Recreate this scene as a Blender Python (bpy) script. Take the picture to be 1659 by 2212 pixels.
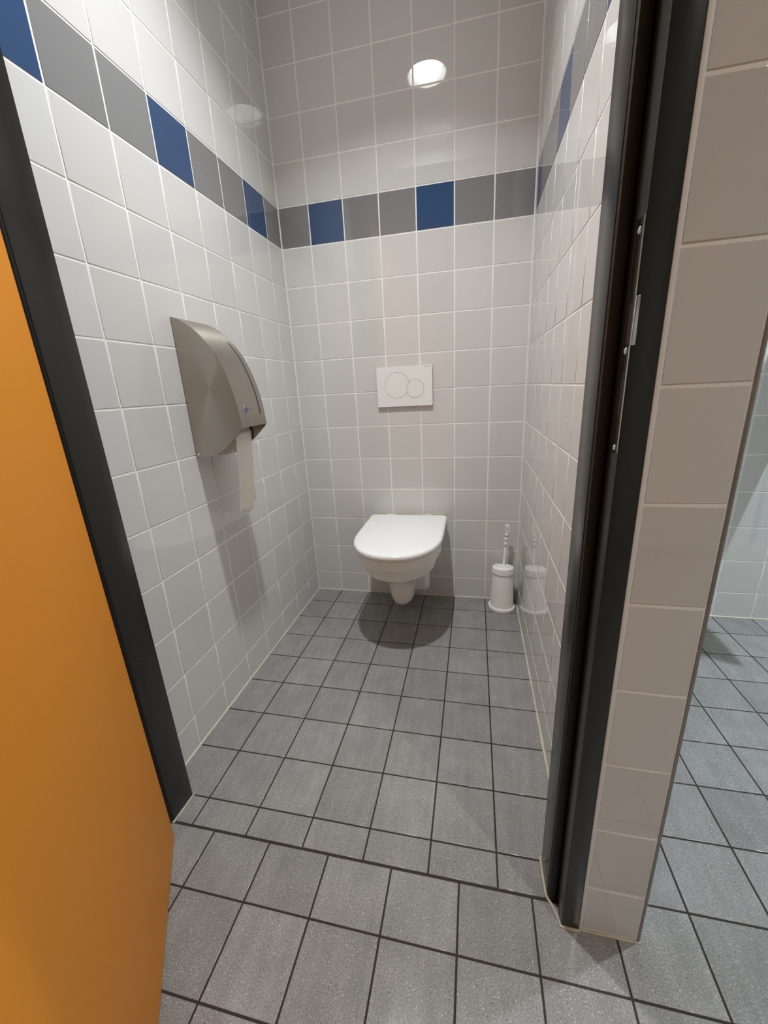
import bpy, bmesh, math, random
from mathutils import Matrix, Vector
random.seed(7)
for o in list(bpy.data.objects): bpy.data.objects.remove(o)
scene = bpy.context.scene
COL = scene.collection

# ------------------------------------------------------------------ camera
cd = bpy.data.cameras.new('camera'); cam = bpy.data.objects.new('camera', cd); COL.objects.link(cam)
cd.sensor_fit = 'HORIZONTAL'; cd.sensor_width = 36.0; cd.lens = 865.51 / 1659 * 36.0
cd.clip_start = 0.02
RX, RY, RZ = (0.97613107, 0.2109544, -0.05163687), (0.01394661, -0.29815341, -0.95441607), (-0.21673398, 0.93091502, -0.29397891)
M = Matrix.Identity(4)
for r in range(3):
    M[r][0] = RX[r]; M[r][1] = -RY[r]; M[r][2] = -RZ[r]
M[0][3], M[1][3], M[2][3] = 0.83735, -1.89344, 1.05371
cam.matrix_world = M
scene.camera = cam

# ------------------------------------------------------------------ world, exposure
w = bpy.data.worlds.new('world'); scene.world = w; w.use_nodes = True
w.node_tree.nodes['Background'].inputs[0].default_value = (0.55, 0.6, 0.7, 1)
w.node_tree.nodes['Background'].inputs[1].default_value = 0.02
vs = scene.view_settings
vs.view_transform = 'Standard'; vs.look = 'None'; vs.exposure = 0.0; vs.gamma = 1.0; vs.use_curve_mapping = False
LAMP_CUBICLE = dict(loc=(0.553, -0.925), power=13.3, color=(0.965, 0.992, 1.0))
LAMP_BAY = dict(loc=(2.36, -0.65), power=20.0, color=(0.80, 0.925, 1.0))
LAMP_CORRIDOR = dict(loc=(1.97, -2.30), power=11.0, color=(1.0, 0.93, 0.86))

SPREAD = 112.0

# ------------------------------------------------------------------ measures (metres)
S = 0.153
W = 1.0538                      # cubicle width
H = 1.6598                      # lower edge of the coloured band
ZP = 0.15488                    # wall row pitch
CEIL = 2.69
XA, YB = 0.1371, 0.1289         # first joints of the cubicle grid
YT = -1.2744                    # threshold joint
OA, OY = 0.0536, -1.398         # corridor floor grid
PIER_Y = -1.3125
XR = 1.166                      # right face of the partition

# ------------------------------------------------------------------ materials
def new_mat(name):
    m = bpy.data.materials.new(name); m.use_nodes = True
    nt = m.node_tree; b = nt.nodes['Principled BSDF']
    return m, nt, b
def N(nt, t, **kw):
    n = nt.nodes.new(t)
    for k, v in kw.items(): setattr(n, k, v)
    return n
def simple(name, col, rough=0.5, metal=0.0, spec=0.5, coat=0.0, bump=0.0, bscale=40.0, var=0.04):
    m, nt, b = new_mat(name)
    b.inputs['Roughness'].default_value = rough; b.inputs['Metallic'].default_value = metal
    b.inputs['Specular IOR Level'].default_value = spec; b.inputs['Coat Weight'].default_value = coat
    b.inputs['Coat Roughness'].default_value = 0.05
    g = N(nt, 'ShaderNodeNewGeometry')
    no = N(nt, 'ShaderNodeTexNoise'); no.inputs['Scale'].default_value = bscale; no.inputs['Detail'].default_value = 3
    nt.links.new(g.outputs['Position'], no.inputs['Vector'])
    mx = N(nt, 'ShaderNodeMix', data_type='RGBA')
    mx.inputs[6].default_value = tuple(c * (1 - var) for c in col) + (1,)
    mx.inputs[7].default_value = tuple(min(1, c * (1 + var)) for c in col) + (1,)
    nt.links.new(no.outputs['Fac'], mx.inputs[0]); nt.links.new(mx.outputs[2], b.inputs['Base Color'])
    if bump:
        bp = N(nt, 'ShaderNodeBump'); bp.inputs['Strength'].default_value = bump; bp.inputs['Distance'].default_value = 0.001
        nt.links.new(no.outputs['Fac'], bp.inputs['Height']); nt.links.new(bp.outputs[0], b.inputs['Normal'])
    return m
def glazed(name, col, rough=0.014, var=0.03):
    m, nt, b = new_mat(name)
    b.inputs['Roughness'].default_value = rough; b.inputs['IOR'].default_value = 1.5
    oi = N(nt, 'ShaderNodeObjectInfo')
    mx = N(nt, 'ShaderNodeMix', data_type='RGBA')
    mx.inputs[6].default_value = tuple(c * (1 - var) for c in col) + (1,)
    mx.inputs[7].default_value = tuple(c * (1 + var) for c in col) + (1,)
    nt.links.new(oi.outputs['Random'], mx.inputs[0]); nt.links.new(mx.outputs[2], b.inputs['Base Color'])
    g = N(nt, 'ShaderNodeNewGeometry')
    no = N(nt, 'ShaderNodeTexNoise'); no.inputs['Scale'].default_value = 9; no.inputs['Detail'].default_value = 1
    nt.links.new(g.outputs['Position'], no.inputs['Vector'])
    bp = N(nt, 'ShaderNodeBump'); bp.inputs['Strength'].default_value = 0.018; bp.inputs['Distance'].default_value = 0.004
    nt.links.new(no.outputs['Fac'], bp.inputs['Height']); nt.links.new(bp.outputs[0], b.inputs['Normal'])
    return m
def floor_mat(name):
    m, nt, b = new_mat(name); L = nt.links
    g = N(nt, 'ShaderNodeNewGeometry'); oi = N(nt, 'ShaderNodeObjectInfo')
    # streaks along the length of the tile
    mp = N(nt, 'ShaderNodeMapping'); mp.inputs['Scale'].default_value = (46, 5, 46)
    L.new(g.outputs['Position'], mp.inputs['Vector'])
    s = N(nt, 'ShaderNodeTexNoise'); s.inputs['Scale'].default_value = 1; s.inputs['Detail'].default_value = 4; L.new(mp.outputs[0], s.inputs['Vector'])
    c = N(nt, 'ShaderNodeTexNoise'); c.inputs['Scale'].default_value = 14; c.inputs['Detail'].default_value = 5; L.new(g.outputs['Position'], c.inputs['Vector'])
    v = N(nt, 'ShaderNodeTexVoronoi'); v.inputs['Scale'].default_value = 330; L.new(g.outputs['Position'], v.inputs['Vector'])
    sep = N(nt, 'ShaderNodeSeparateColor'); L.new(v.outputs['Color'], sep.inputs[0])
    def ramp(src, stops):
        r = N(nt, 'ShaderNodeValToRGB'); e = r.color_ramp.elements
        e[0].position, e[0].color = stops[0][0], (stops[0][1],) * 3 + (1,)
        e[1].position, e[1].color = stops[1][0], (stops[1][1],) * 3 + (1,)
        for p_, c_ in stops[2:]:
            k = e.new(p_); k.color = (c_,) * 3 + (1,)
        L.new(src, r.inputs[0]); return r
    base = ramp(s.outputs['Fac'], [(0.25, 0.23), (0.75, 0.278)])
    cl = ramp(c.outputs['Fac'], [(0.3, 0.91), (0.7, 1.08)])
    sp = ramp(sep.outputs[0], [(0.0, 0.45), (0.10, 0.95), (0.82, 1.0), (0.90, 1.45), (1.0, 1.9)])
    fg = N(nt, 'ShaderNodeTexNoise'); fg.inputs['Scale'].default_value = 330; fg.inputs['Detail'].default_value = 2; L.new(g.outputs['Position'], fg.inputs['Vector'])
    grain = ramp(fg.outputs['Fac'], [(0.3, 0.74), (0.7, 1.26)])
    near = ramp(v.outputs['Distance'], [(0.25, 1.0), (0.5, 0.0)])
    def mul(a, b_):
        n = N(nt, 'ShaderNodeMix', data_type='RGBA', blend_type='MULTIPLY'); n.inputs[0].default_value = 1
        L.new(a, n.inputs[6]); L.new(b_, n.inputs[7]); return n.outputs[2]
    spn = N(nt, 'ShaderNodeMix', data_type='RGBA'); L.new(near.outputs[0], spn.inputs[0])
    spn.inputs[6].default_value = (1, 1, 1, 1); L.new(sp.outputs[0], spn.inputs[7])
    tv = N(nt, 'ShaderNodeMapRange'); tv.inputs[3].default_value = 0.92; tv.inputs[4].default_value = 1.08; L.new(oi.outputs['Random'], tv.inputs[0])
    tint = N(nt, 'ShaderNodeMix', data_type='RGBA', blend_type='MULTIPLY'); tint.inputs[0].default_value = 1
    L.new(mul(mul(mul(base.outputs[0], cl.outputs[0]), grain.outputs[0]), spn.outputs[2]), tint.inputs[6]); tint.inputs[7].default_value = (1.0, 0.995, 0.975, 1)
    t2 = N(nt, 'ShaderNodeMix', data_type='RGBA', blend_type='MULTIPLY'); t2.inputs[0].default_value = 1
    L.new(tint.outputs[2], t2.inputs[6]); L.new(tv.outputs[0], t2.inputs[7])
    L.new(t2.outputs[2], b.inputs['Base Color'])
    rr = N(nt, 'ShaderNodeMapRange'); rr.inputs[3].default_value = 0.10; rr.inputs[4].default_value = 0.20; L.new(s.outputs['Fac'], rr.inputs[0]); L.new(rr.outputs[0], b.inputs['Roughness'])
    bp = N(nt, 'ShaderNodeBump'); bp.inputs['Strength'].default_value = 0.03; bp.inputs['Distance'].default_value = 0.001
    L.new(c.outputs['Fac'], bp.inputs['Height']); L.new(bp.outputs[0], b.inputs['Normal'])
    return m
def brushed(name, col, rough=0.3, scale=(4, 4, 400)):
    m, nt, b = new_mat(name); L = nt.links
    b.inputs['Metallic'].default_value = 1.0; b.inputs['Base Color'].default_value = col + (1,)
    tc = N(nt, 'ShaderNodeNewGeometry'); mp = N(nt, 'ShaderNodeMapping'); mp.inputs['Scale'].default_value = scale
    L.new(tc.outputs['Position'], mp.inputs['Vector'])
    no = N(nt, 'ShaderNodeTexNoise'); no.inputs['Scale'].default_value = 1; no.inputs['Detail'].default_value = 2; L.new(mp.outputs[0], no.inputs['Vector'])
    rr = N(nt, 'ShaderNodeMapRange'); rr.inputs[3].default_value = rough - 0.03; rr.inputs[4].default_value = rough + 0.04; L.new(no.outputs['Fac'], rr.inputs[0]); L.new(rr.outputs[0], b.inputs['Roughness'])
    bp = N(nt, 'ShaderNodeBump'); bp.inputs['Strength'].default_value = 0.04; bp.inputs['Distance'].default_value = 0.0002
    L.new(no.outputs['Fac'], bp.inputs['Height']); L.new(bp.outputs[0], b.inputs['Normal'])
    tg = N(nt, 'ShaderNodeTangent', direction_type='RADIAL', axis='Y'); L.new(tg.outputs[0], b.inputs['Tangent'])
    b.inputs['Anisotropic'].default_value = 0.8; b.inputs['Anisotropic Rotation'].default_value = 0.25
    return m
def tile_pattern(name, col, grout):
    m, nt, b = new_mat(name); L = nt.links
    g = N(nt, 'ShaderNodeNewGeometry'); sx = N(nt, 'ShaderNodeSeparateXYZ'); L.new(g.outputs['Position'], sx.inputs[0])
    ad = N(nt, 'ShaderNodeMath', operation='ADD'); L.new(sx.outputs[0], ad.inputs[0]); L.new(sx.outputs[1], ad.inputs[1])
    cx = N(nt, 'ShaderNodeCombineXYZ'); L.new(ad.outputs[0], cx.inputs[0]); L.new(sx.outputs[2], cx.inputs[1])
    br = N(nt, 'ShaderNodeTexBrick'); br.offset = 0.0
    br.inputs['Scale'].default_value = 1; br.inputs['Brick Width'].default_value = S; br.inputs['Row Height'].default_value = ZP; br.inputs['Mortar Size'].default_value = 0.0022
    br.inputs['Color1'].default_value = col + (1,); br.inputs['Color2'].default_value = tuple(c * .96 for c in col) + (1,); br.inputs['Mortar'].default_value = grout + (1,)
    L.new(cx.outputs[0], br.inputs['Vector']); L.new(br.outputs['Color'], b.inputs['Base Color']); b.inputs['Roughness'].default_value = 0.1
    return m
def emission(name, col, strength):
    m, nt, b = new_mat(name)
    b.inputs['Base Color'].default_value = (1, 1, 1, 1)
    b.inputs['Emission Color'].default_value = col + (1,); b.inputs['Emission Strength'].default_value = strength
    return m

TILE_W = glazed('glazed_pale_grey', (0.685, 0.68, 0.665))
TILE_G = glazed('glazed_mid_grey', (0.245, 0.246, 0.250))
TILE_B = glazed('glazed_blue', (0.042, 0.085, 0.190))
TILE_F = floor_mat('speckled_grey_floor_tile')
GROUT_W = simple('pale_grout', (0.93, 0.92, 0.88), 0.8, bump=0.3, bscale=300)
GROUT_F = simple('dark_brown_grout', (0.030, 0.024, 0.018), 0.9, bump=0.4, bscale=300, var=0.3)
SEAL = simple('yellowed_white_sealant', (0.60, 0.56, 0.45), 0.45, bscale=25, var=0.15)
SEALD = simple('dirty_sealant', (0.44, 0.40, 0.32), 0.5, bscale=40, var=0.35)
SEALW = simple('white_sealant', (0.86, 0.87, 0.85), 0.5, bscale=25)
FRAME = simple('anthracite_frame_paint', (0.020, 0.020, 0.018), 0.26, bump=0.05, bscale=500)
RUBBER_SHADE = simple('black_rubber_and_slot_shade', (0.006, 0.005, 0.005), 0.6)
ORANGE = simple('orange_door_laminate', (0.90, 0.330, 0.028), 0.5, spec=0.18, bump=0.06, bscale=600, var=0.03)
EDGEBLK = simple('dark_door_edge', (0.03, 0.028, 0.025), 0.5)
CERAMIC = simple('white_ceramic', (0.88, 0.86, 0.82), 0.07, coat=0.3, var=0.01)
LIDM = simple('white_seat_plastic', (0.88, 0.885, 0.885), 0.16, var=0.01)
PLASTIC = simple('white_plastic', (0.87, 0.865, 0.84), 0.3, var=0.015)
PLASTIC2 = simple('bright_white_plastic', (0.90, 0.90, 0.885), 0.28, var=0.015)
GROOVE = simple('grey_recess', (0.22, 0.22, 0.21), 0.6)
MARKGREY = simple('grey_print', (0.16, 0.16, 0.16), 0.5)
STEEL = brushed('brushed_steel', (0.45, 0.415, 0.365), 0.34, (30, 30, 1500))
STEEL_IN = simple('dark_steel_inside', (0.06, 0.055, 0.05), 0.6, metal=0.5)
CHROME = simple('polished_steel', (0.75, 0.74, 0.72), 0.14, metal=1.0, var=0.02)
TRIM = brushed('bronze_grey_edge_trim', (0.36, 0.335, 0.305), 0.35)
PAPER = simple('beige_tissue', (0.90, 0.85, 0.77), 0.95, bump=0.3, bscale=160, var=0.05)
CARD = simple('brown_cardboard', (0.30, 0.20, 0.12), 0.9)
WINDOW = simple('smoked_slot_window', (0.020, 0.020, 0.035), 0.15)
BLUE1 = simple('pale_blue_print', (0.22, 0.36, 0.62), 0.4)
BLUE2 = simple('dark_blue_print', (0.04, 0.07, 0.22), 0.4)
CEILM = simple('white_ceiling_paint', (0.70, 0.69, 0.66), 0.9, bump=0.15, bscale=120)
WALLP = tile_pattern('tile_pattern_far', (0.685, 0.68, 0.665), (0.66, 0.64, 0.58))
BRISTLE = simple('white_bristle', (0.7, 0.7, 0.68), 0.7, bump=0.6, bscale=400)

# ------------------------------------------------------------------ helpers
def link(name, me, parent=None, mat=None):
    o = bpy.data.objects.new(name, me); COL.objects.link(o)
    if parent: o.parent = parent
    if mat is not None and me is not None and not me.materials: me.materials.append(mat)
    return o
def empty(name, loc=(0, 0, 0)):
    o = bpy.data.objects.new(name, None); COL.objects.link(o); o.location = loc; o.empty_display_size = 0.05; return o
def tag(o, label, cat, group=None, kind=None):
    o['label'] = label; o['category'] = cat
    if group: o['group'] = group
    if kind: o['kind'] = kind
    return o
def finish(bm, name, mat=None, smooth=None, recalc=True):
    if recalc: bmesh.ops.recalc_face_normals(bm, faces=bm.faces)
    me = bpy.data.meshes.new(name); bm.to_mesh(me); bm.free()
    if mat: me.materials.append(mat)
    if smooth is not None:
        for p in me.polygons: p.use_smooth = True
        me.set_sharp_from_angle(angle=math.radians(smooth))
    return me
def add_box(bm, a, b, bev=0.0, seg=2):
    (x0, y0, z0), (x1, y1, z1) = a, b
    x0, x1 = min(x0, x1), max(x0, x1); y0, y1 = min(y0, y1), max(y0, y1); z0, z1 = min(z0, z1), max(z0, z1)
    r = bmesh.ops.create_cube(bm, size=1.0, matrix=Matrix.Translation(((x0 + x1) / 2, (y0 + y1) / 2, (z0 + z1) / 2)) @ Matrix.Diagonal((x1 - x0, y1 - y0, z1 - z0, 1)))
    if bev:
        ed = set(e for v in r['verts'] for e in v.link_edges)
        bmesh.ops.bevel(bm, geom=list(ed), offset=bev, segments=seg, profile=0.5, affect='EDGES')
def box(name, a, b, mat, parent=None, bev=0.0, smooth=None):
    bm = bmesh.new(); add_box(bm, a, b, bev)
    return link(name, finish(bm, name, mat, smooth if smooth else (40 if bev else None)), parent)
def prism(bm, pts, d0, d1, axis):
    """extrude a 2-D outline between d0 and d1 along axis (0,1,2)"""
    def P(p, d):
        c = list(p); c.insert(axis, d); return c
    a = [bm.verts.new(P(p, d0)) for p in pts]; b = [bm.verts.new(P(p, d1)) for p in pts]
    bm.faces.new(a); bm.faces.new(b[::-1])
    for i in range(len(pts)):
        j = (i + 1) % len(pts); bm.faces.new((a[i], b[i], b[j], a[j]))
def lathe(bm, prof, n=40, c=(0, 0, 0), cap=True):
    rings = []
    for r, z in prof:
        rings.append([bm.verts.new((c[0] + r * math.cos(2 * math.pi * i / n), c[1] + r * math.sin(2 * math.pi * i / n), c[2] + z)) for i in range(n)])
    for a, b in zip(rings, rings[1:]):
        for i in range(n):
            j = (i + 1) % n; bm.faces.new((a[i], a[j], b[j], b[i]))
    if cap:
        bm.faces.new(rings[0][::-1]); bm.faces.new(rings[-1])
def tube(bm, pts, r, n=8):
    pts = [Vector(p) for p in pts]; rings = []
    for i, p in enumerate(pts):
        t = (pts[min(i + 1, len(pts) - 1)] - pts[max(i - 1, 0)]).normalized()
        u = t.orthogonal().normalized() if i == 0 else (rings_u - t * rings_u.dot(t)).normalized()
        rings_u = u; v = t.cross(u)
        rings.append([bm.verts.new(p + r * (math.cos(2 * math.pi * k / n) * u + math.sin(2 * math.pi * k / n) * v)) for k in range(n)])
    for a, b in zip(rings, rings[1:]):
        for k in range(n):
            j = (k + 1) % n; bm.faces.new((a[k], a[j], b[j], b[k]))
    bm.faces.new(rings[0][::-1]); bm.faces.new(rings[-1])
def holed_plate(name, outer, holes, th, place, mat, parent=None, smooth=30):
    """flat plate (2-D outlines) with holes, th thick, mapped to 3-D by place(u, v, w)"""
    bm = bmesh.new(); edges = []
    for loop in [outer] + holes:
        vs_ = [bm.verts.new((p[0], p[1], 0)) for p in loop]
        edges += [bm.edges.new((vs_[i], vs_[(i + 1) % len(vs_)])) for i in range(len(vs_))]
    bmesh.ops.triangle_fill(bm, use_beauty=True, use_dissolve=False, edges=edges)
    r = bmesh.ops.extrude_face_region(bm, geom=list(bm.faces))
    for v in [g for g in r['geom'] if isinstance(g, bmesh.types.BMVert)]: v.co.z += th
    for v in bm.verts: v.co = Vector(place(*v.co))
    return link(name, finish(bm, name, mat, smooth), parent)
def circle(cx, cy, r, n=48, a0=0.0, a1=2 * math.pi):
    return [(cx + r * math.cos(a0 + (a1 - a0) * i / n), cy + r * math.sin(a0 + (a1 - a0) * i / n)) for i in range(n)]

_tiles = {}
def tile_mesh(w_, h_, t, bev, mat, drop=0.0):
    k = (round(w_, 4), round(h_, 4), mat.name)
    if k not in _tiles:
        bm = bmesh.new()
        loops = []
        for z, ins in ((0.0, 0.0), (t - bev * 0.9, 0.0), (t - bev * 0.25, bev * 0.35), (t, bev)):
            x, y = w_ / 2 - ins, h_ / 2 - ins
            loops.append([bm.verts.new((sx * x, sy * y, z)) for sx, sy in ((-1, -1), (1, -1), (1, 1), (-1, 1))])
        for a, b in zip(loops, loops[1:]):
            for i in range(4): bm.faces.new((a[i], a[(i + 1) % 4], b[(i + 1) % 4], b[i]))
        bm.faces.new(loops[-1])
        edge_ids = [e.index for e in bm.faces[-1].edges] if not bm.faces.ensure_lookup_table() and not bm.edges.index_update() else []
        me = finish(bm, 'tile', mat, recalc=False)
        me.polygons.foreach_set('use_smooth', [True] * (len(me.polygons) - 1) + [False])
        at = me.attributes.new('sharp_edge', 'BOOLEAN', 'EDGE')
        for k_ in edge_ids: at.data[k_].value = True
        _tiles[k] = me
    return _tiles[k]
def tiles(parent, place, ul, vl, pick, joint=0.0052, t=0.0010, bev=0.0007, tilt=0.0016, name='tile', skip=None):
    """place(u,v) -> Matrix with local z as outward normal, at the grout face"""
    out = []
    for i in range(len(ul) - 1):
        for j in range(len(vl) - 1):
            u0, u1 = sorted((ul[i], ul[i + 1])); v0, v1 = sorted((vl[j], vl[j + 1]))
            if u1 - u0 < joint + 0.004 or v1 - v0 < joint + 0.004: continue
            if skip and skip((u0 + u1) / 2, (v0 + v1) / 2): continue
            m = pick(i, j, (u0 + u1) / 2, (v0 + v1) / 2)
            o = link(name, tile_mesh(u1 - u0 - joint, v1 - v0 - joint, t, bev, m), parent)
            o.matrix_world = place((u0 + u1) / 2, (v0 + v1) / 2) @ Matrix.Rotation(random.gauss(0, tilt), 4, 'X') @ Matrix.Rotation(random.gauss(0, tilt), 4, 'Y')
            out.append(o)
    return out
def frame_m(o, ux, vx, nx):
    def f(u, v):
        p = Vector(o) + Vector(ux) * u + Vector(vx) * v
        m = Matrix.Identity(4)
        for r in range(3): m[r][0], m[r][1], m[r][2], m[r][3] = ux[r], vx[r], nx[r], p[r]
        return m
    return f
TT = 0.0010   # tile relief over the grout face
def struct(o, label=None, cat=None):
    o['kind'] = 'structure'
    if label: o['label'] = label
    if cat: o['category'] = cat
    return o

# ------------------------------------------------------------------ the setting: slabs
zl = [0.0] + [H - k * ZP for k in range(10, -1, -1)] + [H + k * ZP for k in range(1, 7)] + [CEIL]
BAND = 11                                            # index of the coloured row in zl
wall_back = struct(box('wall_back', (-0.11, -0.0 + TT, -0.02), (XR, 0.12, CEIL), GROUT_W), 'pale grey tiled back wall behind the toilet with blue and grey tile band', 'wall')
wall_left = struct(box('wall_left', (-0.11, PIER_Y, -0.02), (-TT, 0.0, CEIL), GROUT_W), 'pale grey tiled left cubicle wall carrying the steel dispenser', 'wall')
wall_right = struct(box('wall_right', (W + TT, PIER_Y + TT, -0.02), (XR - 0.001, 0.0, CEIL), GROUT_W), 'pale grey glossy tiled right cubicle wall ending in a tiled pier', 'wall')
yl = [0.0] + [-(YB + k * S) for k in range(0, 7)] + [-1.195]
def pick_band(blues):
    def f(i, j, u, v):
        if j != BAND: return TILE_W
        return TILE_B if i in blues else TILE_G
    return f
xl = [0.0] + [XA + k * S for k in range(6)] + [W]
tiles(wall_back, frame_m((0, TT, 0), (1, 0, 0), (0, 0, 1), (0, -1, 0)), xl, zl, pick_band({1, 4}))
yl_l = yl[:-1] + [-1.2]
tiles(wall_left, frame_m((-TT, 0, 0), (0, -1, 0), (0, 0, 1), (1, 0, 0)), [-y for y in yl_l], zl, pick_band({1, 4, 7}))
tiles(wall_right, frame_m((W + TT, 0, 0), (0, 1, 0), (0, 0, 1), (-1, 0, 0)), yl, zl, pick_band({0, 3, 6}))
# tiled end face of the partition
zp_ = [0.004] + [0.124 + 0.1523 * k for k in range(0, 18)]
zp_ = [z for z in zp_ if z < CEIL - 0.02] + [CEIL]
tiles(wall_right, frame_m((0, PIER_Y + TT, 0), (1, 0, 0), (0, 0, 1), (0, -1, 0)), [1.0600, 1.1615], zp_, lambda i, j, u, v: TILE_W)
# metal corner trim on the pier and its sealant
bm = bmesh.new(); add_box(bm, (1.1605, PIER_Y - 0.0012, 0.001), (XR, PIER_Y + 0.012, CEIL), 0.0025)
link('corner_trim', finish(bm, 'corner_trim', TRIM, 40), wall_right)
bm = bmesh.new(); add_box(bm, (1.0550, PIER_Y - 0.0015, 0.0), (1.0625, PIER_Y + 0.006, 2.40), 0.0018)
link('sealant', finish(bm, 'sealant', SEALW, 40), wall_right)

def bead(parent, pts, r, mat, name='sealant'):
    bm = bmesh.new(); tube(bm, pts, r, 8); link(name, finish(bm, name, mat, 60), parent)
def wobble(a, b, n, amp):
    return [Vector(a).lerp(Vector(b), i / n) + Vector((random.uniform(-amp, amp), random.uniform(-amp, amp), random.uniform(-amp, amp) * .5)) for i in range(n + 1)]
bead(wall_back, [(0, 0, 0), (0, 0, CEIL)], 0.0042, SEALW)
bead(wall_back, [(W, 0, 0), (W, 0, CEIL)], 0.0042, SEALW)
bead(wall_back, wobble((0, 0, 0), (W, 0, 0), 20, 0.0006), 0.0045, SEAL)
bead(wall_left, wobble((0, 0, 0), (0, -1.20, 0), 26, 0.0009), 0.0042, SEAL)
bead(wall_right, wobble((W, 0, 0), (W, -1.195, 0), 26, 0.0009), 0.0042, SEAL)
bead(wall_right, wobble((1.057, PIER_Y - 0.001, 0.0), (XR, PIER_Y - 0.002, 0.0), 8, 0.0007), 0.0032, SEALD)

# corridor and the bay to the right
BAYY = -0.045
FX0, FX1, FY0 = -1.3, 3.3, -3.4
wall_bay = struct(box('wall_bay', (XR, BAYY + TT, -0.02), (3.3, 0.12, CEIL), GROUT_W), 'pale tiled far wall of the bay beyond the pier, partly in shadow', 'wall')
bxl = [XR] + [OA + k * S for k in range(8, 22)] + [FX1]
bzl = [0.0] + [0.1225 + 0.1515 * k for k in range(0, 18)]
bzl = [z for z in bzl if z < CEIL - .02] + [CEIL]
tiles(wall_bay, frame_m((0, BAYY + TT, 0), (1, 0, 0), (0, 0, 1), (0, -1, 0)), bxl, bzl, lambda i, j, u, v: TILE_W)
bead(wall_bay, [(XR, BAYY, 0.001), (3.0, BAYY, 0.001)], 0.0045, SEAL)
for nm, a, b in (('wall_front_left', (FX0, PIER_Y, -0.02), (-0.11, PIER_Y + 0.11, CEIL)),
                 ('wall_corridor_left', (FX0 - 0.1, FY0, -0.02), (FX0, PIER_Y + 0.11, CEIL)),
                 ('wall_corridor_right', (FX1, FY0, -0.02), (FX1 + 0.1, 0.12, CEIL)),
                 ('wall_corridor_rear', (FX0 - 0.1, FY0 - 0.1, -0.02), (FX1 + 0.1, FY0, CEIL)),
                 ('wall_lintel', (-0.0, PIER_Y, 2.40), (1.06, -1.2, CEIL))):
    struct(box(nm, a, b, WALLP), 'pale tiled ' + nm.replace('_', ' ').replace('wall ', '') + ' wall', 'wall')

# ceiling with round openings for the lamps
LAMPS = (LAMP_CUBICLE, LAMP_BAY, LAMP_CORRIDOR)
CANR = 0.108
ceiling = holed_plate('ceiling', [(FX0, FY0), (FX1, FY0), (FX1, 0.12), (FX0, 0.12)], [circle(*l['loc'], CANR) for l in LAMPS], 0.04,
                      lambda u, v, z: (u, v, CEIL + z), CEILM)
struct(ceiling, 'plain white ceiling with round recessed lamps', 'ceiling')

# floor: dark grout bed, tiles as pieces
floor = struct(box('floor', (FX0, FY0, -0.06), (FX1, 0.10, -TT), GROUT_F), 'grey speckled tiled floor with dark joints', 'floor')
FP = frame_m((0, 0, -TT), (1, 0, 0), (0, 1, 0), (0, 0, 1))
FK = dict(joint=0.0040, t=TT, bev=0.0009, tilt=0.0012, name='floor_tile')
yin = [0.0] + [-(YB + k * S) for k in range(8)]
tiles(floor, FP, xl, yin, lambda i, j, u, v: TILE_F, **FK)
tiles(floor, FP, [0.087] + xl[1:-1] + [1.001], [yin[-1], YT + 0.0012], lambda i, j, u, v: TILE_F, **FK)
oy = [YT - 0.0012, OY]
ox = [OA + k * S for k in range(0, 8)]
tiles(floor, FP, [0.06] + ox[1:7] + [1.1246], oy, lambda i, j, u, v: TILE_F, **FK)
# rest of the corridor grid: the largest in view as pieces, the far rest as one field
allx = [OA + k * S for k in range(-8, 21)]
ally = [OY + k * 0.1526 for k in range(-12, 9)] + [BAYY]
cells = []
for i in range(len(allx) - 1):
    for j in range(len(ally) - 1):
        cx_, cy_ = (allx[i] + allx[i + 1]) / 2, (ally[j] + ally[j + 1]) / 2
        if cy_ > OY and cx_ < 1.12: continue
        p = cam.matrix_world.inverted() @ Vector((cx_, cy_, 0))
        vis = p.z < -0.05 and abs(p.x / p.z) < 1.25 and abs(p.y / p.z) < 1.6
        cells.append(((0 if vis else 1, p.length), i, j))
cells.sort()
for (k, (key, i, j)) in enumerate(cells):
    if k >= 205: break
    tiles(floor, FP, allx[i:i + 2], ally[j:j + 2], lambda *a: TILE_F, **FK)
bm = bmesh.new()
for (key, i, j) in cells[205:]:
    me = tile_mesh(allx[i + 1] - allx[i] - .004, ally[j + 1] - ally[j] - .004, TT, 0.0009, TILE_F)
    n0 = len(bm.verts); bm.from_mesh(me); bm.verts.ensure_lookup_table()
    bmesh.ops.translate(bm, verts=bm.verts[n0:], vec=((allx[i] + allx[i + 1]) / 2, (ally[j] + ally[j + 1]) / 2, -TT))
rest = link('tile_field', finish(bm, 'tile_field', TILE_F), floor); rest['kind'] = 'stuff'

# ------------------------------------------------------------------ door frame
frame = empty('door_frame', (0.53, -1.25, 0))
tag(frame, 'dark anthracite metal door frame around the cubicle opening', 'door frame')
def jamb(pts, nm='jamb'):
    bm = bmesh.new(); prism(bm, pts, 0.0, 2.400, 2)
    bmesh.ops.bevel(bm, geom=[e for e in bm.edges if abs(e.verts[0].co.z - e.verts[1].co.z) > 1], offset=0.0022, segments=2, profile=0.5, affect='EDGES')
    o = link(nm, finish(bm, nm, FRAME, 35)); o.parent = frame; o.matrix_parent_inverse = frame.matrix_basis.inverted(); return o
def under(o, parent=frame):
    o.parent = parent; o.matrix_parent_inverse = Matrix.Translation(-Vector((0.53, -1.25, 0))) if parent is frame else Matrix.Identity(4); return o
JL = [(0.0005, -1.1985), (0.0845, -1.1985), (0.0845, -1.2750), (0.064, -1.2750), (0.064, -1.322), (0.0005, -1.322)]
JR = [(1.0530, -1.1930), (1.0028, -1.1930), (1.0028, -1.2655), (1.0222, -1.2655), (1.0222, -1.3145), (1.0555, -1.3145), (1.0555, -1.255), (1.0530, -1.255)]
jl = under(jamb(JL)); jr = under(jamb(JR))
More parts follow.
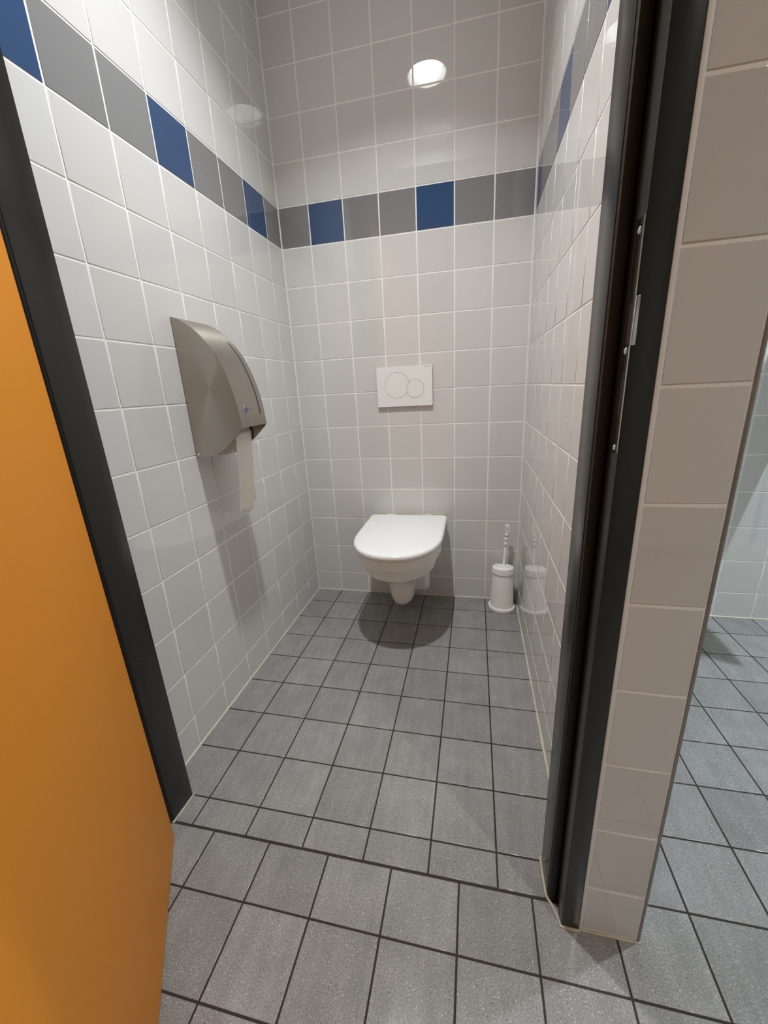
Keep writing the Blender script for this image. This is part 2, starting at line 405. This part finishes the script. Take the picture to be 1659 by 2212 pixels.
bm = bmesh.new(); prism(bm, [(-1.1985, 2.398), (-1.1985, 2.315), (-1.27, 2.315), (-1.27, 2.335), (-1.314, 2.335), (-1.314, 2.398)], 0.0846, 1.0027, 0)
under(link('head', finish(bm, 'head', FRAME)))
# rubber door seal in the rebate
for pts in ([(1.0045, -1.2656), (1.0205, -1.2656), (1.0195, -1.273), (1.011, -1.2755), (1.0055, -1.2725)],
            [(0.0835, -1.2751), (0.066, -1.2751), (0.067, -1.282), (0.075, -1.285), (0.0815, -1.282)]):
    bm = bmesh.new(); prism(bm, pts, 0.002, 2.31, 2); under(link('door_seal', finish(bm, 'door_seal', RUBBER_SHADE, 50)))
# strike plate on the lock side rebate
spx = 1.0222
def rrect(y0, y1, z0, z1, r=0.002):
    out = []
    for cy_, cz_, a in ((y1 - r, z1 - r, 0), (y0 + r, z1 - r, 90), (y0 + r, z0 + r, 180), (y1 - r, z0 + r, 270)):
        out += [(cy_ + r * math.cos(math.radians(a + k * 30)), cz_ + r * math.sin(math.radians(a + k * 30))) for k in range(4)]
    return out
sp = holed_plate('strike_plate', rrect(-1.3137, -1.2925, 0.955, 1.226), [rrect(-1.3085, -1.2965, 1.092, 1.139), rrect(-1.3085, -1.2965, 1.006, 1.056)], 0.0014,
                 lambda u, v, z: (spx - z, u, v), CHROME); under(sp)
sp['label'] = 'bright steel strike plate with two latch slots'
def sub(o, parent):
    o.parent = parent; o.matrix_parent_inverse = (parent.matrix_parent_inverse).inverted() @ Matrix.Identity(4); 
    o.matrix_parent_inverse = Matrix.Translation(Vector((0, 0, 0))); return o
for z0, z1 in ((1.093, 1.138), (1.007, 1.055)):
    o = box('slot_shade', (spx - 0.0005, -1.308, z0), (spx + 0.0004, -1.297, z1), RUBBER_SHADE); sub(o, sp)  # thin black box painting the shade of the open slot, no rubber here
for z in (1.2135, 1.083, 0.9625):
    bm = bmesh.new(); lathe(bm, [(0.0042, 0), (0.0042, 0.0004), (0.003, 0.0013), (0.0005, 0.0016)], 16)
    bmesh.ops.transform(bm, matrix=Matrix.Translation((spx - 0.0014, -1.3015, z)) @ Matrix.Rotation(-math.pi / 2, 4, 'Y'), verts=bm.verts)
    sub(link('screw', finish(bm, 'screw', CHROME, 40)), sp)
o = box('strike_lip', (spx - 0.0014, -1.3185, 1.088), (spx + 0.004, -1.3138, 1.143), CHROME, bev=0.0012); sub(o, sp)
# pale sealant bead at the foot of the frame
for pts in ([(0.0885, -1.197, 0.001), (0.0875, -1.235, 0.001), (0.0865, -1.276, 0.001), (0.064, -1.280, 0.001)],
            [(1.0005, -1.192, 0.001), (1.000, -1.23, 0.001), (1.0015, -1.268, 0.001), (1.012, -1.285, 0.001), (1.018, -1.30, 0.001), (1.0215, -1.3155, 0.001), (1.04, -1.317, 0.001), (1.056, -1.317, 0.001)]):
    bm = bmesh.new(); tube(bm, pts, 0.0034, 8); under(link('sealant', finish(bm, 'sealant', SEALD, 60)))

# ------------------------------------------------------------------ orange door, standing open
door = empty('door_1', (0.1165, -1.309, 0.008)); struct(door)
tag(door, 'orange laminate door standing open in the left foreground', 'door')
dd = Vector((0.571, -0.821, 0)).normalized()
door.rotation_euler = (0, 0, math.atan2(dd.y, dd.x))
bm = bmesh.new(); add_box(bm, (0, -0.040, 0), (0.90, 0, 2.315), 0.004, 3)
link('leaf', finish(bm, 'leaf', ORANGE, 40), door)

# ------------------------------------------------------------------ recessed ceiling lamps
def downlight(l, label, nm='recessed_lamp'):
    e = empty(nm, (l['loc'][0], l['loc'][1], CEIL)); tag(e, label, 'ceiling lamp', 'recessed ceiling lamps')
    bm = bmesh.new(); prof = [(CANR + 0.022, -0.0005), (CANR + 0.022, -0.004), (CANR + 0.004, -0.007), (CANR - 0.003, -0.004), (CANR - 0.003, -0.0005)]
    lathe(bm, prof, 64, cap=False); link('trim_ring', finish(bm, 'trim_ring', PLASTIC2, 40), e)
    bm = bmesh.new(); prof = []
    for k in range(0, 25):
        f = k / 24; z = -0.002 + f * 0.106; r = (CANR - 0.004) - f ** 1.5 * 0.055 + 0.0012 * math.sin(k * math.pi / 2)
        prof.append((r, z))
    lathe(bm, prof, 64, cap=False); o = link('reflector', finish(bm, 'reflector', REFL, 60), e)
    m = emission('lamp_glass_light', l['color'], l['power'] * 1.7)
    al = bpy.data.lights.new('lamp_bulb', 'AREA'); al.shape = 'DISK'; al.size = 0.066; al.energy = l['power']; al.color = l['color']; al.spread = math.radians(SPREAD)
    lo = bpy.data.objects.new('lamp_bulb', al); COL.objects.link(lo); lo.parent = e; lo.location = (0, 0, -0.0265)
    bm = bmesh.new(); lathe(bm, [(0.086 * math.cos(t), 0.030 - 0.055 * math.sin(t)) for t in [math.radians(k) for k in (0, 15, 30, 45, 60, 75, 87)]], 40)
    link('lamp_glass', finish(bm, 'lamp_glass', m, 40), e)
    bm = bmesh.new(); lathe(bm, [(CANR - 0.002, 0.106), (CANR - 0.002, 0.1075)], 32); link('backing', finish(bm, 'backing', PLASTIC2), e)
    return e
REFL = simple('lamp_reflector', (0.75, 0.75, 0.73), 0.3, metal=0.7)
downlight(LAMP_CUBICLE, 'round recessed lamp in the ceiling above the toilet cubicle')
downlight(LAMP_BAY, 'round recessed lamp in the ceiling of the bay beyond the pier')
downlight(LAMP_CORRIDOR, 'round recessed lamp in the corridor ceiling outside the cubicle')

# ------------------------------------------------------------------ wall-hung toilet
TX = 0.529
def d_outline(hw, yf, yb, a, r=0.012, n=40, ex=2.15):
    """closed outline: back corners rounded, straight sides, elliptical front"""
    pts = []
    for k in range(5):
        t = math.radians(90 - 90 * k / 4); pts.append((hw - r + r * math.cos(t), yb - r + r * math.sin(t)))
    ys = yf + a
    for k in range(1, 5): pts.append((hw, (yb - r) + (ys - yb + r) * k / 5))
    for k in range(n + 1):
        t = math.pi * k / n; c, s = math.cos(t), math.sin(t)
        pts.append((hw * math.copysign(abs(c) ** (2 / ex), c), ys - a * abs(s) ** (2 / ex)))
    for k in range(1, 5): pts.append((-hw, ys + (yb - r - ys) * k / 5))
    for k in range(5):
        t = math.radians(180 - 90 * k / 4); pts.append((-hw + r + r * math.cos(t), yb - r + r * math.sin(t)))
    return pts
def loft(bm, secs, close=True):
    rings = [[bm.verts.new((x, y, z)) for x, y in o] for z, o in secs]
    for a, b in zip(rings, rings[1:]):
        n = len(a)
        for i in range(n): bm.faces.new((a[i], a[(i + 1) % n], b[(i + 1) % n], b[i]))
    bm.faces.new(rings[0][::-1]); bm.faces.new(rings[-1])
toilet = empty('toilet', (TX, 0, 0)); tag(toilet, 'white wall-hung toilet with closed lid on the tiled back wall', 'toilet')
bm = bmesh.new()
loft(bm, [(z, d_outline(hw, yf, yb, a, r)) for z, hw, yf, yb, a, r in [
    (0.118, 0.022, -0.312, -0.20, .05, .01), (0.121, 0.034, -0.322, -0.17, .06, .012), (0.132, 0.046, -0.334, -0.12, .07, .015), (0.155, 0.054, -0.345, -0.10, .08, .015), (0.20, 0.060, -0.357, -0.08, .09, .015),
    (0.240, 0.067, -0.370, -0.06, .10, .015), (0.258, 0.080, -0.386, -0.04, .12, .015), (0.272, 0.100, -0.408, -0.02, .15, .012), (0.286, 0.120, -0.436, -0.003, .18, .008), (0.300, 0.134, -0.458, -0.003, .20, .005),
    (0.312, 0.1405, -0.470, -0.003, .205, .005), (0.3175, 0.1425, -0.473, -0.003, .205, .005), (0.3185, 0.1445, -0.476, -0.003, .205, .005), (0.3195, 0.1515, -0.489, -0.003, .21, .005), (0.3215, 0.1540, -0.493, -0.003, .215, .005), (0.345, 0.1595, -0.504, -0.003, .22, .005), (0.370, 0.1640, -0.513, -0.003, .225, .005),
    (0.3775, 0.1645, -0.514, -0.003, .23, .005), (0.3790, 0.1655, -0.516, -0.003, .23, .005), (0.3800, 0.1735, -0.530, -0.003, .235, .005), (0.3825, 0.1760, -0.534, -0.003, .235, .005), (0.405, 0.1795, -0.538, -0.003, .24, .005), (0.424, 0.181, -0.540, -0.003, .24, .005), (0.429, 0.178, -0.536, -0.003, .24, .005)]])
bowl = link('bowl', finish(bm, 'bowl', CERAMIC, 30), toilet)
bm = bmesh.new()
add_box(bm, (-0.095, -0.15, 0.095), (0.105, -0.002, 0.34), 0.028, 5)
link('mounting_block', finish(bm, 'mounting_block', CERAMIC, 50), toilet)
def lid_out(hw, yf, yb, ins, a=0.245, r=0.02): return d_outline(hw - ins, yf + ins, yb - ins, a - ins, r, 48)
bm = bmesh.new()
loft(bm, [(z, lid_out(0.184, -0.545, -0.040, i)) for z, i in [(0.4295, 0.004), (0.431, 0.001), (0.4355, 0.001), (0.437, 0.004)]])
link('seat', finish(bm, 'seat', LIDM, 50), toilet)
bm = bmesh.new()
loft(bm, [(z, lid_out(0.1885, -0.552, -0.030, i)) for z, i in [(0.4375, 0.003), (0.4390, 0.0006), (0.4420, 0.0), (0.4490, 0.0008), (0.4530, 0.0030), (0.4556, 0.0070), (0.4570, 0.0140), (0.4580, 0.035), (0.4585, 0.07)]])
link('lid', finish(bm, 'lid', LIDM, 60), toilet)
for s in (-1, 1):
    bm = bmesh.new(); lathe(bm, [(0.009, -0.02), (0.0095, -0.018), (0.0095, 0.018), (0.009, 0.02)], 20)
    bmesh.ops.transform(bm, matrix=Matrix.Translation((s * 0.09, -0.0225, 0.4435)) @ Matrix.Rotation(math.pi / 2, 4, 'Y'), verts=bm.verts)
    link('hinge', finish(bm, 'hinge', PLASTIC2, 40), toilet)
bm = bmesh.new(); add_box(bm, (-0.165, -0.009, 0.428), (0.178, -0.0005, 0.4545), 0.003); link('sealant', finish(bm, 'sealant', SEAL, 40), toilet)
for y, z, x in ((-0.205, 0.424, 0.1805), (-0.300, 0.385, 0.171)):
    bm = bmesh.new(); lathe(bm, [(0.0105, -0.004), (0.0105, 0.003), (0.008, 0.006), (0.002, 0.0068)], 20)
    bmesh.ops.transform(bm, matrix=Matrix.Translation((x, y, z)) @ Matrix.Rotation(math.pi / 2, 4, 'Y'), verts=bm.verts)
    link('fixing_cap', finish(bm, 'fixing_cap', PLASTIC2, 40), toilet)

# ------------------------------------------------------------------ flush plate
plate = empty('flush_plate', (0.526, 0, 1.0585)); tag(plate, 'white rectangular dual flush plate with two round buttons on the back wall', 'flush plate')
c1, r1, c2, r2 = (-0.0335, 0.0055), 0.0553, (0.0495, -0.012), 0.0388
def inside(p, c, r): return math.hypot(p[0] - c[0], p[1] - c[1]) < r
def union_outline(c1, r1, c2, r2, n=96):
    d = Vector((c2[0] - c1[0], c2[1] - c1[1])); D = d.length; base = math.atan2(d.y, d.x)
    a = math.acos((r1 * r1 + D * D - r2 * r2) / (2 * r1 * D)); b = math.acos((r2 * r2 + D * D - r1 * r1) / (2 * r2 * D))
    o = circle(*c1, r1, n, base + a, base + 2 * math.pi - a) + circle(*c2, r2, n, base + math.pi + b, base + 3 * math.pi - b)
    return o, base, a, b
g = 0.0011
hole, base_, aa, bb = union_outline(c1, r1 + g, c2, r2 + g)
fp = lambda d: (lambda u, v, z: (u, -(d + z), v))
rr_ = rrect(-0.127, 0.127, -0.087, 0.087, 0.004)
holed_plate('plate', rr_, [hole], 0.0062, fp(0.0078), PLASTIC2, plate)
o = box('plate_back', (-0.1265, -0.0078, -0.0865), (0.1265, -0.0003, 0.0865), GROOVE, plate)
D = math.hypot(c2[0] - c1[0], c2[1] - c1[1])
b1 = math.acos((r1 * r1 + D * D - (r2 + g) ** 2) / (2 * r1 * D)); b2 = math.acos(((r2 + g) ** 2 + D * D - r1 * r1) / (2 * (r2 + g) * D))
cres = circle(*c1, r1, 72, base_ + b1, base_ + 2 * math.pi - b1) + list(reversed(circle(*c2, r2 + g, 24, base_ + math.pi - b2, base_ + math.pi + b2)))
holed_plate('flush_button', cres, [], 0.0068, fp(0.0078), PLASTIC2, plate)
holed_plate('flush_button', circle(*c2, r2, 64), [], 0.0070, fp(0.0078), PLASTIC2, plate)
def text_mesh(txt, size):
    cu = bpy.data.curves.new('print', 'FONT'); cu.body = txt; cu.size = size; cu.extrude = 0.0001; cu.align_x = 'LEFT'
    ob = bpy.data.objects.new('tmp', cu); COL.objects.link(ob)
    me = bpy.data.meshes.new_from_object(ob.evaluated_get(bpy.context.evaluated_depsgraph_get())); bpy.data.objects.remove(ob); return me
bpy.context.view_layer.update()
tm = text_mesh('GEBERIT', 0.0062); tm.materials.clear(); tm.materials.append(MARKGREY)
t = link('print', tm, plate); t.rotation_euler = (math.pi / 2, 0, 0); t.location = (0.0955, -0.01405, 0.0775)
xs = [v.co.x for v in tm.vertices]; t.scale = (0.0225 / (max(xs) - min(xs)), 0.75, 1)
box('print', (0.0930, -0.0142, 0.0775), (0.0948, -0.0139, 0.0812), MARKGREY, plate)

# ------------------------------------------------------------------ toilet roll dispenser
DY0, DY1 = -0.812, -0.662
case = empty('roll_dispenser', (0, -0.737, 0.88)); tag(case, 'curved brushed steel toilet roll dispenser on the left wall', 'dispenser')
CI = Matrix.Translation((0, 0.737, -0.88))
def uc(o): o.parent = case; o.matrix_parent_inverse = CI; return o
key = [(0.002, 1.277), (0.030, 1.2655), (0.060, 1.2455), (0.085, 1.222), (0.108, 1.192), (0.128, 1.158), (0.1445, 1.117), (0.157, 1.0755), (0.164, 1.040), (0.1685, 1.005), (0.170, 0.964)]
def catmull(k, n=5):
    out = []
    for i in range(len(k) - 1):
        p0, p1, p2, p3 = k[max(i - 1, 0)], k[i], k[i + 1], k[min(i + 2, len(k) - 1)]
        for s_ in range(n):
            t_ = s_ / n
            out.append(tuple(0.5 * (2 * p1[d] + (p2[d] - p0[d]) * t_ + (2 * p0[d] - 5 * p1[d] + 4 * p2[d] - p3[d]) * t_ ** 2 + (3 * p1[d] - p0[d] - 3 * p2[d] + p3[d]) * t_ ** 3) for d in (0, 1)))
    return out + [k[-1]]
front = catmull(key)
low = catmull([(0.170, 0.964), (0.163, 0.955), (0.140, 0.934), (0.112, 0.911), (0.085, 0.894), (0.0587, 0.8845), (0.030, 0.8795), (0.002, 0.878)], 3)[1:]
side = front + low
th = 0.0016
for y in (DY0, DY1 - th):
    bm = bmesh.new(); prism(bm, [(x, z) for x, z in side], y, y + th, 1)
    uc(link('side_panel', finish(bm, 'side_panel', STEEL)))
def sheet(pts, y0, y1, off, ny=1):
    """closed thin shell following pts between y0 and y1, offset inwards by off"""
    bm = bmesh.new(); ins = []
    for i, (x, z) in enumerate(pts):
        a, b = pts[max(i - 1, 0)], pts[min(i + 1, len(pts) - 1)]
        t_ = Vector((b[0] - a[0], b[1] - a[1])).normalized(); ins.append((x + t_.y * off, z - t_.x * off))
    prism(bm, pts + ins[::-1], y0, y1, 1); return bm
bm = sheet(front, DY0 - 0.0004, DY1 + 0.0004, 0.0016); uc(link('front_cover', finish(bm, 'front_cover', STEEL, 25)))
uc(box('back_plate', (0.0004, DY0 + th, 0.8785), (0.002, DY1 - th, 1.276), STEEL_IN))
# folded lip on the free edge of the side panels
for y0, y1 in ((DY0 + th, DY0 + 0.0075), (DY1 - 0.0075, DY1 - th)):
    bm = sheet(low[2:-1], y0, y1, 0.0012); uc(link('folded_lip', finish(bm, 'folded_lip', STEEL, 30)))
# slot window
def on_front(f):
    L_ = [0.0]
    for a, b in zip(front, front[1:]): L_.append(L_[-1] + math.hypot(b[0] - a[0], b[1] - a[1]))
    d = f * L_[-1]
    for i in range(len(front) - 1):
        if L_[i + 1] >= d:
            k_ = (d - L_[i]) / (L_[i + 1] - L_[i]); a, b = front[i], front[i + 1]
            t_ = Vector((b[0] - a[0], b[1] - a[1])).normalized()
            return (a[0] + (b[0] - a[0]) * k_, a[1] + (b[1] - a[1]) * k_), (-t_.y, t_.x)
def f_at_z(z):
    lo, hi = 0.0, 1.0
    for _ in range(40):
        mid = (lo + hi) / 2
        if on_front(mid)[0][1] > z: lo = mid
        else: hi = mid
    return lo
f0, f1 = f_at_z(1.214), f_at_z(0.997)
pts = []
for k in range(25):
    (x, z), n_ = on_front(f0 + (f1 - f0) * k / 24); pts.append((x + n_[0] * 0.0006, z + n_[1] * 0.0006))
bm = sheet(pts, -0.6915, -0.6860, 0.0004); uc(link('slot_window', finish(bm, 'slot_window', WINDOW, 25)))['label'] = 'long dark narrow viewing slot'
bm = bmesh.new(); lathe(bm, [(0.0042, 0), (0.0042, 0.0006), (0.003, 0.0022), (0.0006, 0.0026)], 18)
bmesh.ops.transform(bm, matrix=Matrix.Translation((0.011, DY0, 0.889)) @ Matrix.Rotation(math.pi / 2, 4, 'X'), verts=bm.verts)
uc(link('screw', finish(bm, 'screw', CHROME, 40)))
# printed mark low on the cover: a swirl and a scribble of small script
def mark(poly, r, mat):
    bm = bmesh.new(); P_ = []
    for y, z in poly:
        (x, zz), n_ = on_front(f_at_z(z)); P_.append((x + n_[0] * 0.0002, y, zz))
    tube(bm, P_, r, 6); uc(link('print', finish(bm, 'print', mat, 60)))
mc = (-0.7695, 1.0150)
mark([(mc[0] + 0.0075 * math.cos(math.radians(a)), mc[1] + 0.0125 * math.sin(math.radians(a))) for a in range(40, 331, 15)], 0.0013, BLUE1)
mark([(mc[0] + 0.002 + 0.0045 * math.cos(math.radians(a)), mc[1] - 0.001 + 0.0065 * math.sin(math.radians(a))) for a in range(-150, 181, 20)], 0.0011, BLUE2)
mark([(mc[0] + 0.006, mc[1] - 0.003), (mc[0] + 0.010, mc[1] + 0.001), (mc[0] + 0.012, mc[1] - 0.003), (mc[0] + 0.016, mc[1] + 0.001), (mc[0] + 0.018, mc[1] - 0.002), (mc[0] + 0.022, mc[1] - 0.001), (mc[0] + 0.026, mc[1] + 0.002), (mc[0] + 0.029, mc[1] - 0.001)], 0.0007, BLUE2)

# paper roll inside, with the hanging end
roll = empty('toilet_roll', (0.060, -0.717, 0.934)); tag(roll, 'beige tissue roll in the steel dispenser with a torn end hanging down', 'toilet paper')
bm = bmesh.new(); prof = [(0.020, -0.048), (0.020, 0.048), (0.0550, 0.048), (0.0562, 0.046), (0.0562, -0.046), (0.0550, -0.048), (0.020, -0.048)]
lathe(bm, prof, 48, cap=False); bmesh.ops.transform(bm, matrix=Matrix.Rotation(math.pi / 2, 4, 'X'), verts=bm.verts)
link('roll', finish(bm, 'roll', PAPER, 40), roll)
bm = bmesh.new(); lathe(bm, [(0.018, -0.047), (0.0197, -0.047), (0.0197, 0.047), (0.018, 0.047), (0.018, -0.047)], 24, cap=False)
bmesh.ops.transform(bm, matrix=Matrix.Rotation(math.pi / 2, 4, 'X'), verts=bm.verts); link('core', finish(bm, 'core', CARD, 40), roll)
bm = bmesh.new(); nz, ny = 30, 14; grid = []
for i in range(nz + 1):
    row = []
    for j in range(ny + 1):
        v_ = j / ny; f = i / nz
        ztop, zbot = 0.012, -0.243 + 0.006 * math.sin(v_ * 7.3) - 0.008 * (1 - v_) + 0.003 * math.sin(v_ * 29) + (0.018 if v_ > 0.80 else 0)
        z = ztop + (zbot - ztop) * f
        y = (v_ - 0.5) * 0.096 - 0.022 * max(0, f - 0.12)
        x = 0.0570 - 0.014 * f ** 0.8 + 0.004 * math.sin(v_ * 3.1 + f * 4) * f + 0.005 * (v_ - .5) * f
        row.append(bm.verts.new((x, y, z)))
    grid.append(row)
for i in range(nz):
    for j in range(ny): bm.faces.new((grid[i][j], grid[i][j + 1], grid[i + 1][j + 1], grid[i + 1][j]))
o = link('hanging_sheet', finish(bm, 'hanging_sheet', PAPER, 70), roll)
md = o.modifiers.new('thickness', 'SOLIDIFY'); md.thickness = 0.0004; md.offset = 0

# ------------------------------------------------------------------ toilet brush and holder
BX, BY = 0.9805, -0.080
hold = empty('brush_holder', (BX, BY, 0)); tag(hold, 'white plastic toilet brush holder on the floor in the right corner', 'brush holder')
bm = bmesh.new(); lathe(bm, [(0.0625, 0.0), (0.0635, 0.002), (0.0635, 0.014), (0.0620, 0.0175), (0.0585, 0.0185), (0.0560, 0.0172)], 56); link('base', finish(bm, 'base', PLASTIC2, 40), hold)
bm = bmesh.new(); lathe(bm, [(0.0560, 0.0173), (0.0548, 0.022), (0.0485, 0.192), (0.0480, 0.1935), (0.0465, 0.1935), (0.0530, 0.0195), (0.001, 0.0195)], 56, cap=False); link('body', finish(bm, 'body', PLASTIC, 40), hold)
bm = bmesh.new()
n = 96; prof = [(0.0500, 0.1905), (0.0512, 0.1915), (0.0492, 0.2125), (0.0478, 0.2165), (0.0440, 0.2185), (0.030, 0.2192), (0.012, 0.2195)]
rings = []
for k, (r, z) in enumerate(prof):
    ring = []
    for i in range(n):
        a = 2 * math.pi * i / n
        rr2 = r + (0.0007 if (i % 3 < 2) else -0.0018) * (1 if k in (1, 2) else 0)
        # notch at the back, where the rod enters
        da = abs((a - math.pi / 2 + math.pi) % (2 * math.pi) - math.pi)
        if k >= 3 and da < 0.30: rr2 = min(rr2, 0.022)
        ring.append(bm.verts.new((rr2 * math.cos(a), rr2 * math.sin(a), z - 0.004 * math.sin(a) * (1 if k > 2 else 0.8 if k == 2 else 0))))
    rings.append(ring)
for a, b in zip(rings, rings[1:]):
    for i in range(n): bm.faces.new((a[i], a[(i + 1) % n], b[(i + 1) % n], b[i]))
bm.faces.new(rings[0][::-1]); bm.faces.new(rings[-1])
link('ribbed_cap', finish(bm, 'ribbed_cap', PLASTIC2, 30), hold)
brush = empty('toilet_brush', (BX - 0.004, BY + 0.024, 0.05)); tag(brush, 'white toilet brush with beaded handle standing in its holder', 'toilet brush')
BL = Matrix.Rotation(math.radians(3.0), 4, 'Y')
def ub(o): o.matrix_basis = BL @ o.matrix_basis; return o
bm = bmesh.new(); lathe(bm, [(0.0066, 0.10), (0.0060, 0.264), (0.005, 0.2655)], 20); ub(link('rod', finish(bm, 'rod', PLASTIC, 40), brush))
for k in range(3):
    z = 0.2755 + k * 0.0230
    bm = bmesh.new(); lathe(bm, [(0.0055, z - 0.0116), (0.0085, z - 0.0085), (0.0098, z - 0.003), (0.0098, z + 0.003), (0.0085, z + 0.0085), (0.0055, z + 0.0116)], 24); ub(link('grip_bead', finish(bm, 'grip_bead', PLASTIC, 50), brush))
# hanging loop at the top of the grip
op = [(0.0098 * math.cos(t) , 0.3505 + (0.010 if math.sin(t) > 0 else -0.0065) + 0.0098 * math.sin(t)) for t in [2 * math.pi * i / 40 for i in range(40)]]
ip = [(0.0042 * math.cos(t), 0.3500 + (0.004 if math.sin(t) > 0 else -0.004) + 0.0042 * math.sin(t)) for t in [2 * math.pi * i / 24 for i in range(24)]]
ub(holed_plate('hanging_loop', op, [ip], 0.014, lambda u, v, z: (u, z - 0.007, v), PLASTIC2, brush))
bm = bmesh.new(); lathe(bm, [(0.008, -0.028), (0.030, -0.02), (0.034, 0.0), (0.034, 0.05), (0.02, 0.065), (0.006, 0.102)], 24); ub(link('bristle_head', finish(bm, 'bristle_head', BRISTLE, 40), brush)); 

# ------------------------------------------------------------------ privacy screen in the bay to the right
scr = empty('privacy_screen', (1.977, BAYY, 0.78)); tag(scr, 'white privacy screen panel on the far wall at the right picture edge', 'screen')
holed_plate('panel', rrect(-0.425, -0.0005, 0.0, 0.57, 0.018), [], 0.018, lambda u, v, z: (z - 0.009, u, v), PLASTIC2, scr)
for z in (0.08, 0.47):
    o = box('wall_bracket', (0.0095, -0.03, z), (0.020, -0.0004, z + 0.04), CHROME, scr, bev=0.002)
